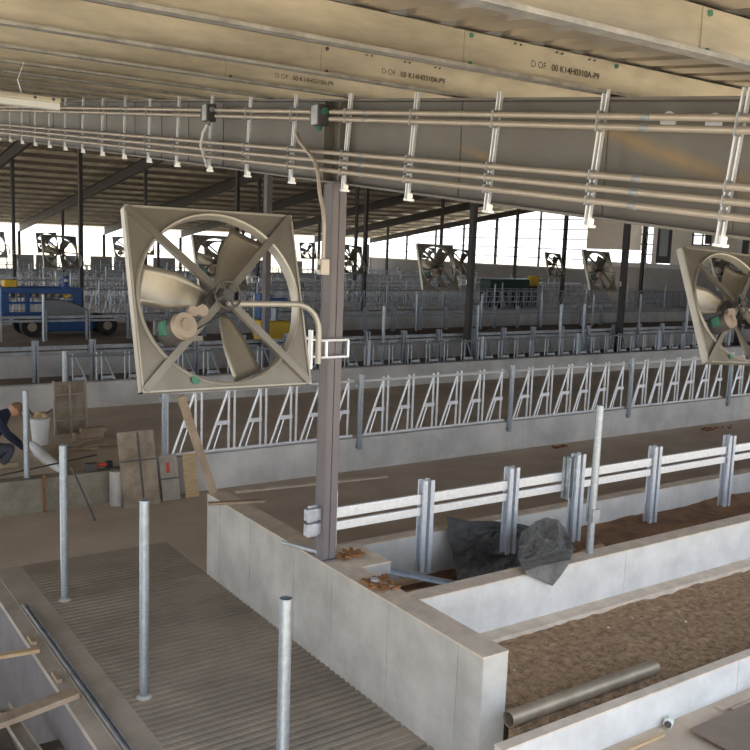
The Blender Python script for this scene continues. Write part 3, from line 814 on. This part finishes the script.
# metal form panel standing upright in the feed alley
t = thing('form_panel', 'upright rusty form panel with metal ribs behind the kneeling worker', 'form panel', (4.18, 14.8, .35)); t.rotation_euler = (math.radians(-6),0,0)
MB().box(-.26,.26,0,.03,0,.86).build('sheet', M['ply'], t)
MB().box(-.27,-.24,-.05,0,0,.88).box(.24,.27,-.05,0,0,.86).box(-.015,.015,-.05,0,0,.86).build('side_frame', M['ply_grey'], t)
MB().box(-.26,.26,-.04,0,.22,.24).box(-.26,.26,-.04,0,.43,.45).box(-.26,.26,-.04,0,.64,.66).build('rib', M['ply_grey'], t)
t = thing('wood_block', 'two short wood blocks lying at the foot of the rusty form panel', 'wood', (4.3, 14.35, .35)); 
MB().box(-.2,.25,-.1,.1,0,.1).build('block', M['wood_old'], t); MB().box(-.1,.3,-.08,.05,.1,.17).build('upper_block', M['wood_old'], t)
t = thing('bucket', 'white plastic bucket filled with scraps beside the kneeling worker', 'bucket', (3.54, 14.2, .35))
MB().tube([(0,0,0),(0,0,.40),(0,0,.42)], .14, 20, rs=[.115,.15,.155]).build('bucket_body', M['white'], t, smooth=True)
MB().tube([(-.05,0,.42),(-.02,.02,.5)], .05, 8).tube([(.05,0,.42),(.07,0,.48)], .06, 8).build('scraps', M['wood'], t)
MB().tube([(-.05,.02,.4),(-.2,.1,.62)], .018, 8).tube([(.0,.02,.4),(.2,.02,.54)], .015, 8).build('tool_handle', M['motor'], t)
o = MB().tube([(3.37,14.0,.4),(3.34,13.49,.41),(3.31,12.82,.42),(3.34,12.2,.4)], .07, 10, rs=[.06,.09,.08,.05]).build('plastic_roll', M['white'], smooth=True); tag(o, 'crumpled white plastic strip lying on the dirt by the bucket', 'plastic sheet')
o = MB().tube([(2.2,11.95,.47),(3.9,12.55,.5)], .012, 6).build('steel_rod', M['motor']); tag(o, 'long thin steel rod lying across the dirt near the rough kerb', 'rod')
o = MB().tube([(3.42,11.09,.01),(3.32,11.74,.56)], .016, 6).build('steel_stake', M['motor']); tag(o, 'steel stake leaning against the front of the rough kerb', 'rod')
o = MB().beam((2.97,11.76,.0),(2.97,11.76,.5),.03,.03).build('wood_stake', M['rust']); tag(o, 'rusty orange stake against the rough kerb', 'stake')
t = thing('power_tool', 'small dark and red hand tool lying on the rough kerb', 'tool', (3.68, 11.88, .45))
MB().box(-.14,.02,-.05,.05,.0,.11).build('tool_body', M['motor'], t, bevel=.015); MB().tube([(.02,0,.07),(.14,0,.07)], .025, 10).build('nozzle', M['red'], t); MB().tube([(.14,0,.07),(.22,0,.07)], .05, 10).build('guard', M['black'], t)
o = MB().tube([(3.28,13.9,.36),(3.28,13.9,.42)], .07, 10, rs=[.08,.04]).build('yellow_cap', M['yellow']); tag(o, 'small yellow cap on the ground at the foot of the bucket', 'cap')
t = thing('wood_scraps', 'low scatter of wood scraps between the bucket and the form panel', 'wood scraps', (4.0, 13.7, .35)); 
mb = MB()
for i in range(14):
    x = random.uniform(-.4,.5); y = random.uniform(-.3,.4); mb.beam((x,y,.03),(x+random.uniform(.1,.4),y+random.uniform(-.1,.1),.05),.04,.03)
mb.build('scraps', M['wood_old'], t); t['kind'] = 'stuff'

# kneeling worker at the left edge
def skin(name, pts, edges, m, parent, root=0, sub=2):
    me = bpy.data.meshes.new(name); me.from_pydata([p[:3] for p in pts], edges, []); 
    o = bpy.data.objects.new(name, me); C.objects.link(o); o.parent = parent
    md = o.modifiers.new('skin', 'SKIN'); md.use_smooth_shade = True
    for i, p in enumerate(pts):
        r = p[3] if len(p) > 3 else .05
        v = me.skin_vertices[0].data[i]; v.radius = (r, r) if not isinstance(r, tuple) else r
    me.skin_vertices[0].data[root].use_root = True
    s = o.modifiers.new('sub', 'SUBSURF'); s.levels = sub; s.render_levels = sub
    me.materials.append(m); return o
t = thing('person', 'worker in navy top and dark jeans crouching at the left edge, head bent down', 'person', (2.55, 13.05, .35))
body = [(0,0,.28,.15),(.0,0,.42,.15),(.08,0,.58,.16),(.2,0,.70,.15),(.26,0,.76,.07),(.31,0,.78,.055),
        (.12,-.17,.66,.075),(.22,-.24,.48,.055),(.38,-.18,.32,.042),(.46,-.15,.24,.035),
        (.12,.17,.66,.075),(.24,.24,.48,.055),(.4,.16,.34,.042),(.48,.12,.26,.035)]
be = [(0,1),(1,2),(2,3),(3,4),(4,5),(3,6),(6,7),(7,8),(8,9),(3,10),(10,11),(11,12),(12,13)]
b_ = skin('body', body, be, M['navy'], t)
legs = [(0,0,.28,.14),(.0,-.12,.24,.11),(.30,-.16,.30,.085),(.16,-.16,.08,.06),(.18,-.16,.05,.05),(.0,.12,.24,.11),(.32,.14,.22,.085),(.05,.14,.08,.06),(-.0,.14,.06,.05)]
skin('trousers', legs, [(0,1),(1,2),(2,3),(3,4),(0,5),(5,6),(6,7),(7,8)], M['jeans'], t)
for yy in (-.16, .14):
    bo = MB().box(.1 if yy<0 else -.1,.36 if yy<0 else .14,yy-.05,yy+.05,0,.09).build('boot', M['boot'], t, bevel=.03)
hd = MB(); vs=[]; fs=[]
nu,nv=16,12
for j in range(nv+1):
    for i in range(nu):
        th=PI*j/nv; ph=2*PI*i/nu
        vs.append((.085*math.sin(th)*math.cos(ph)+.01, .07*math.sin(th)*math.sin(ph), .105*math.cos(th)))
for j in range(nv):
    for i in range(nu): fs.append((j*nu+i, j*nu+(i+1)%nu, (j+1)*nu+(i+1)%nu, (j+1)*nu+i))
hd.add(vs,fs).tube([(.09,0,.0),(.115,0,-.02)], .014, 6).tube([(.0,-.068,0),(.0,-.08,.0)], .02, 8).tube([(.0,.068,0),(.0,.08,.0)], .02, 8)
ho = hd.build('head', M['skin'], t, smooth=True); ho.location = (.36,0,.80); ho.rotation_euler = (0, math.radians(50), 0)
cp = MB(); vs=[]; fs=[]
for j in range(7):
    for i in range(nu):
        th=PI*.5*j/6; ph=2*PI*i/nu
        vs.append((.094*math.sin(th)*math.cos(ph)+.01, .079*math.sin(th)*math.sin(ph), .112*math.cos(th)+.012))
for j in range(6):
    for i in range(nu): fs.append((j*nu+i, j*nu+(i+1)%nu, (j+1)*nu+(i+1)%nu, (j+1)*nu+i))
cp.add(vs,fs).box(.08,.16,-.06,.06,.0,.012).build('cap', M['capcloth'], ho, smooth=True)
for (hx,hy,hz) in ((.46,-.15,.24),(.48,.12,.26)):
    pts = [(hx,hy,hz,.03),(hx+.04,hy,hz-.04,.032)]
    ed = [(0,1)]
    for q in range(4):
        yy = hy-.03+.02*q; n0 = len(pts); l = (.05,.06,.055,.045)[q]
        pts += [(hx+.07,yy,hz-.07,.011),(hx+.075+l*.4,yy,hz-.07-l*.8,.009)]; ed += [(1,n0),(n0,n0+1)]
    n0 = len(pts); pts += [(hx+.02,hy+(.05 if hy<0 else -.05),hz-.05,.011),(hx+.05,hy+(.06 if hy<0 else -.06),hz-.08,.009)]; ed += [(1,n0),(n0,n0+1)]
    skin('hand', pts, ed, M['skin'], t, sub=1)

# ------------------------------------------------------------ pit planks
o = MB().beam((-.8, 6.08, .022), (1.92, 6.77, .022), .13, .045).build('pit_plank', M['wood_old']); tag(o, 'wide wooden plank laid across the pit, nearer of the two', 'plank')
o = MB().beam((-.8, 8.05, .0), (1.88, 7.7, .012), .06, .03).build('pit_plank', M['wood']); tag(o, 'narrow tan plank laid across the pit, farther of the two', 'plank')
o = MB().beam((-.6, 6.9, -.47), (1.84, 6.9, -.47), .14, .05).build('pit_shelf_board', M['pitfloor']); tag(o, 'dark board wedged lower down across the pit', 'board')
t = thing('steel_channel', 'short rusty steel channel lying down in the pit', 'steel channel', (1.62, 6.45, -.42)); t.rotation_euler=(0,0,math.radians(3))
MB().box(-.06,.06,-.3,1.2,0,.008).box(-.06,-.052,-.3,1.2,0,.05).box(.052,.06,-.3,1.2,0,.05).build('channel', M['ply_grey'], t)
for i, yy in enumerate((7.95, 7.15, 5.75)):
    o = MB().box(1.86, 1.9, yy-.09, yy+.09, -.012, .02).build('wood_shim', M['wood_old']); tag(o, ['small wood shim on the pit edge beyond the narrow plank','small wood shim on the pit edge between the planks','small wood shim on the pit edge in front of the wide plank'][i], 'shim')

# ------------------------------------------------------------ sand-bed clutter
GL = [[(5.62, 6.76, 0.93), (5.93, 6.76, 0.85), (6.27, 6.76, 0.79), (6.64, 6.76, 0.71), (6.87, 6.76, 0.62)],[(5.59, 6.68, 0.77), (5.89, 6.68, 0.73), (6.22, 6.68, 0.69), (6.52, 6.68, 0.63), (6.72, 6.68, 0.56)],[(5.54, 6.56, 0.64), (5.83, 6.56, 0.61), (6.11, 6.56, 0.55), (6.41, 6.56, 0.5), (6.55, 6.56, 0.46)],[(5.12, 6.0, 0.71), (5.36, 6.0, 0.71), (5.59, 6.0, 0.71), (5.8, 6.0, 0.69), (5.94, 6.0, 0.64)],[(4.72, 5.48, 0.8), (4.92, 5.48, 0.8), (5.11, 5.48, 0.79), (5.28, 5.48, 0.8), (5.39, 5.48, 0.8)],]
GR = [[(6.02,6.1,.9),(6.19,6.1,.98),(6.35,6.1,1.01),(6.51,6.1,.95),(6.63,6.1,.85)],
 [(5.75,5.85,.89),(5.92,5.85,.93),(6.11,5.85,.96),(6.28,5.85,.91),(6.46,5.85,.81)],
 [(5.5,5.6,.9),(5.68,5.6,.91),(5.87,5.6,.92),(6.07,5.6,.88),(6.25,5.6,.82)],
 [(5.35,5.42,.92),(5.53,5.42,.94),(5.71,5.42,.95),(5.86,5.42,.95),(6.01,5.42,.93)],
 [(5.21,5.22,.94),(5.36,5.22,.95),(5.51,5.22,.95),(5.65,5.22,.95),(5.76,5.22,.94)],
 [(5.25,5.21,.90),(5.4,5.21,.83),(5.55,5.21,.75),(5.64,5.21,.82),(5.72,5.21,.9)]]
def sheet(G, name, label, seed, flat0, m):
    nr = len(G)-1; NX, NY = 60, 12*nr; vs = []; fs = []
    for j in range(NY+1):
        for i in range(NX+1):
            u, v = i/NX, j/NY; U = u*4; V = v*nr; a = min(3, int(U)); b = min(nr-1, int(V)); fu = U-a; fv = V-b
            fu = fu*fu*(3-2*fu)*.5 + fu*.5
            p = Vector(G[b][a]).lerp(Vector(G[b][a+1]), fu).lerp(Vector(G[b+1][a]).lerp(Vector(G[b+1][a+1]), fu), fv)
            e = min(1, 7*min(u, 1-u)+.2)*min(1, 6*v+.2)
            q = Vector((u*2.2+v*1.8+seed, v*nr*.7-u*1.2, seed))
            w = (.5-abs(noise.noise(q*1.0)))*.13 + (.4-abs(noise.noise(q*2.3)))*.07 + noise.noise(q*6)*.014 - .07
            k = 1.0 if V < flat0 else max(.0, 1-(V-flat0)/.7)
            w = max(w, -.05)*e*k if p.z < .7 or V < flat0 else max(w, 0)*e*k
            vs.append((p.x, p.y - w*.6*k, p.z + w))
    for j in range(NY):
        for i in range(NX):
            a = j*(NX+1)+i; fs.append((a, a+1, a+NX+2, a+NX+1))
    o = MB().add(vs, fs).build(name, m, smooth=True); o.modifiers.new('thickness', 'SOLIDIFY').thickness = .006
    return tag(o, label, 'sheet')
sheet(GL, 'ground_sheet', 'crumpled dark fabric sheet heaped in the sand bed behind the white kerb', 1.3, 3.6, M['tarp'])
sheet(GR, 'ground_sheet', 'dark plastic sheet draped over the front of the white kerb', 6.1, 2.7, M['tarp2'])
t = thing('steel_angle', 'long steel angle lying from the concrete wall down into the sand bed', 'steel angle', (4.3, 6.2, .8))
MB().beam((0,0,.0),(.72,-.62,-.12),.05,.006).beam((0,.02,.02),(.72,-.60,-.10),.006,.05).build('angle', M['galv'], t)
for i, (p, q, l) in enumerate((((4.5,6.35,.42),(5.6,6.2,.45),'farther'), ((4.4,5.95,.42),(5.3,5.75,.45),'nearer'), ((4.6,6.6,.42),(5.2,6.55,.44),'short'))):
    o = MB().beam(p, q, .09, .035).build('loose_board', M['wood']); tag(o, '%s tan board lying in the sand bed beside the concrete wall' % l, 'board')
o = MB().beam((6.45,5.98,.55),(7.2,6.1,.57),.06,.04).build('loose_board', M['wood']); tag(o, 'short tan board on the sand right of the tall pipe', 'board')
def scrap(loc, w, d, label, seed):
    rnd = random.Random(seed); t = thing('rusty_scrap', label, 'scrap', loc); mb = MB()
    for i in range(22):
        x = rnd.uniform(-w,w); y = rnd.uniform(-d,d); a = rnd.uniform(0,PI); l = rnd.uniform(.03,.08)
        mb.beam((x,y,.012+rnd.uniform(0,.02)),(x+l*math.cos(a),y+l*math.sin(a),.018+rnd.uniform(0,.025)),.03,.018)
    mb.build('chips', M['rust'], t); t['kind']='stuff'; return t
scrap((4.18, 6.3, .893), .10, .06, 'pile of rusty orange chips on the wall right of the column foot', 3)
scrap((4.03, 5.6, .893), .09, .12, 'pile of rusty orange chips on the wall with a grey washer, nearer the camera', 5)
o = MB().tube([(4.0,5.68,.93),(4.0,5.68,.945)], .035, 14).build('washer', M['galv_dull']); tag(o, 'round grey washer lying on the rusty chips', 'washer')

# large pipe on gravel
t = thing('loose_pipe', 'long tan-grey pipe lying on the gravel at the bottom right', 'pipe', (4.05, 4.07, .505))
MB().pipe((-.05,0,0),(1.45,.0,0),.055,.005,24).build('pipe', mat('old_pipe',(.36,.30,.22),.45,.4,var=.2,scale=5), t, smooth=True)
# small stones
for i in range(5):
    x = random.uniform(4.5,7.5); y = random.uniform(4.0,5.0); r = random.uniform(.006,.014)
    o = MB().tube([(x,y,.43),(x,y,.43+r),(x,y,.43+1.6*r)], r, 7, rs=[r,r*1.1,r*.5]).build('stone', M['dusty_top'], smooth=True); tag(o, 'small pale stone on the gravel', 'stone', 'small stones on the gravel')
scrap((12.2, 11.5, .0), .14, .06, 'small rusty scrap lying on the alley below the nearest feed wall', 11)
scrap((16.8, 11.3, .0), .5, .12, 'wider scatter of rusty scrap on the alley at the right edge', 12)
# bottom right deck
t = thing('brown_mat', 'dark brown sheet lying on the boards in the bottom right corner', 'mat', (5.4, 3.2, .36))
MB().box(-.22,1.6,-1.2,.3,0,.02).build('sheet', M['mat'], t, bevel=.004)
for i in range(5):
    y = 3.60-.09*i; x0 = 5.65+.06*i
    o = MB().box(x0, 8.5, y-.035, y+.035, .33, .33+.02+.012*(i%2)).build('deck_board', M['board']); tag(o, 'pale deck board at the bottom right, %s from the white kerb' % ordn(i), 'board', 'deck boards')
o = MB().beam((4.55,3.58,.345),(5.0,3.58,.345),.025,.02).build('wood_lath', M['wood']); tag(o, 'thin orange-tan stick along the foot of the lowest white kerb', 'stick')
t = thing('tape_roll', 'small white and green can lying at the foot of the lowest white kerb', 'can', (5.13, 3.64, .37)); t.rotation_euler = (0,0,.5)
MB().tube([(-.035,0,0),(.035,0,0)], .032, 18).build('can_body', M['white'], t, smooth=True)
MB().tube([(-.012,0,0),(.03,0,0)], .0335, 18).build('label_band', M['caplid'], t, smooth=True); MB().tube([(-.045,0,0),(-.035,0,0)], .025, 14).build('lid', M['motor'], t)

# ------------------------------------------------------------ blue machines
t = thing('aerial_lift', 'blue wheeled lift machine with a grey hood beyond the third guard rail', 'lift machine', (8.2, 31.3, .2))
for x in (-.75, 1.75):
    for y in (-.5, .6):
        w = MB().tube([(x,y-.13,.34),(x,y+.13,.34)], .34, 20).build('wheel', M['black'], t, smooth=True)
        MB().tube([(x,y-.15,.34),(x,y+.15,.34)], .15, 14).build('wheel_hub', M['motor_cap'], w, smooth=True)
MB().box(-.3,1.3,-.5,.5,.15,.7).build('chassis', M['blue'], t, bevel=.05)
MB().box(-.9,-.3,-.3,.3,.25,.45).box(1.2,1.9,-.3,.3,.25,.45).build('axle_beam', M['blue'], t)
MB().box(-1.65,-1.4,-.4,.4,.45,1.62).box(.65,.95,-.4,.4,.9,1.62).box(-1.6,.9,-.42,-.34,1.42,1.62).box(-1.6,.1,-.42,-.34,.65,.82).box(-1.6,.9,.34,.42,1.42,1.62).box(-1.6,.1,-.42,-.34,1.08,1.15).box(-.9,-.75,-.41,-.34,.65,1.5).build('frame', M['blue'], t, bevel=.02)
mb = MB()
vs = [(-.35,-.5,.68),(1.25,-.5,.68),(1.2,-.5,.85),(.65,-.5,1.12),(.2,-.5,1.22),(-.35,-.5,1.22)]
vs2 = [(a,.5,c) for a,b,c in vs]; mb.add(vs+vs2, [(0,1,2,3,4,5),(11,10,9,8,7,6)]+[(i,(i+1)%6,6+(i+1)%6,6+i) for i in range(6)])
mb.build('hood', M['grey_hood'], t, bevel=.04)
MB().box(-1.5,-1.1,-.2,.2,1.62,1.86).build('tool_box', M['yellow'], t, bevel=.03)
MB().tube([(.5,0,1.62),(.5,0,2.0)], .12, 12).build('tank', M['blue'], t); MB().tube([(.45,-.13,1.85),(.55,-.13,1.85)], .05, 10).build('tank_label', M['white'], t)
for i in range(7): MB().box(-1.2+i*.26,-1.1+i*.26,-.3,.3,1.3,1.43).build('cargo_block', M['wood_old'], t)
MB().box(-1.3,.65,-.3,.3,1.28,1.30).build('cargo_deck', M['blue'], t)
MB().tube([(.35,-.45,1.32),(.55,-.45,1.36)], .05, 8).build('lamp', M['yellow'], t)
t = thing('concrete_pump', 'blue and yellow machine seen through the foreground fan', 'machine', (13.4, 25.2, .2))
MB().box(-.45,.45,-.4,.4,.3,.95).build('body', M['yellow'], t, bevel=.06)
MB().tube([(0,0,.95),(0,0,1.35)], .18, 16).build('cylinder', M['galv'], t, smooth=True)
MB().box(-.5,-.1,-.15,.15,1.0,1.8).box(-.3,.5,-.1,.1,1.35,1.65).build('arm', M['blue'], t, bevel=.04)
for x in (-.3,.3):
    for y in (-.42,.42): MB().tube([(x,y-.06,.2),(x,y+.06,.2)], .2, 14).build('wheel', M['black'], t, smooth=True)
# white and blue bits through mid distance
t = thing('orange_crate', 'small orange crate among the distant stalls under the gable', 'crate', (39.5, 40.4, .2)); 
MB().box(-.3,.3,-.2,.2,1.3,1.9).build('crate', M['yellow'], t); MB().box(-.25,.25,-.15,.15,0,1.3).build('stand', M['dark_steel'], t)
t = thing('farm_cart', 'dark green machine among the distant stalls under the gable', 'machine', (37.2, 40.4, .2))
MB().box(-1.6,1.6,-.5,.5,.6,1.7).build('body', mat('dark_green',(.03,.07,.05),.5), t, bevel=.1)
for x in (-1,1): MB().tube([(x,-.6,.4),(x,.6,.4)], .4, 16).build('wheel', M['black'], t)

# ------------------------------------------------------------ ground outside
def ground(x0,x1,y0,y1): return struct('floor', MB().box(x0,x1,y0,y1,-.3,-.06), M['outside'])
struct('wall_light_block', MB().box(-10.2, -10, 3, 8, -.3, 9), M['tan'])  # unseen stub wall, added to cut light entering from the open left end
ground(-150, 300, -120, 1.2); ground(GX+.2, 300, 1.2, EY+.2); ground(-150, 300, EY+.2, 300); ground(-150, -6, 1.2, EY+.2)

# ------------------------------------------------------------ camera
f, yaw, pitch, roll = 900., .6052, .1427, .0368
cy, sy, cp_, sp = math.cos(yaw), math.sin(yaw), math.cos(pitch), math.sin(pitch)
fw = Vector((sy*cp_, cy*cp_, -sp)); rt = Vector((cy, -sy, 0)); up = rt.cross(fw)
r2 = rt*math.cos(roll) + up*math.sin(roll); u2 = -rt*math.sin(roll) + up*math.cos(roll)
cam = bpy.data.cameras.new('camera'); co = bpy.data.objects.new('camera', cam); C.objects.link(co)
Rm = Matrix((r2, u2, -fw)).transposed()
co.matrix_world = Matrix.Translation((0,0,3.6)) @ Rm.to_4x4()
cam.sensor_width = 36; cam.sensor_height = 36; cam.sensor_fit = 'HORIZONTAL'; cam.lens = f/750*36; cam.clip_end = 1000; cam.clip_start = .05
bpy.context.scene.camera = co

# ------------------------------------------------------------ light
sc = bpy.context.scene
w = bpy.data.worlds.new('world'); sc.world = w; w.use_nodes = True
N = w.node_tree.nodes; L = w.node_tree.links; bg = N['Background']
tc = N.new('ShaderNodeTexCoord'); sp_ = N.new('ShaderNodeSeparateXYZ'); L.new(tc.outputs['Generated'], sp_.inputs[0])
rp = N.new('ShaderNodeValToRGB'); L.new(sp_.outputs['Z'], rp.inputs['Fac'])
rp.color_ramp.elements[0].position = 0; rp.color_ramp.elements[0].color = (.93,.965,1,1)
rp.color_ramp.elements[1].position = .8; rp.color_ramp.elements[1].color = (.55,.72,1,1)
L.new(rp.outputs['Color'], bg.inputs['Color']); bg.inputs['Strength'].default_value = 2.2
sun = bpy.data.lights.new('sun', 'SUN'); sun.energy = 8.0; sun.color = (1,.90,.74); sun.angle = math.radians(1)
so = bpy.data.objects.new('sun', sun); C.objects.link(so)
d = Vector((.03, .24, -1)).normalized()      # sun shines into the barn from behind the camera, high
so.rotation_euler = d.to_track_quat('-Z', 'Y').to_euler()
sc.view_settings.view_transform = 'Standard'; sc.view_settings.look = 'None'; sc.view_settings.gamma = 1
sc.view_settings.exposure = .30
sc.cycles.max_bounces = 8; sc.cycles.diffuse_bounces = 5; sc.cycles.glossy_bounces = 4
sc.cycles.sample_clamp_indirect = 6
try: sc.cycles.use_denoising = True
except Exception: pass
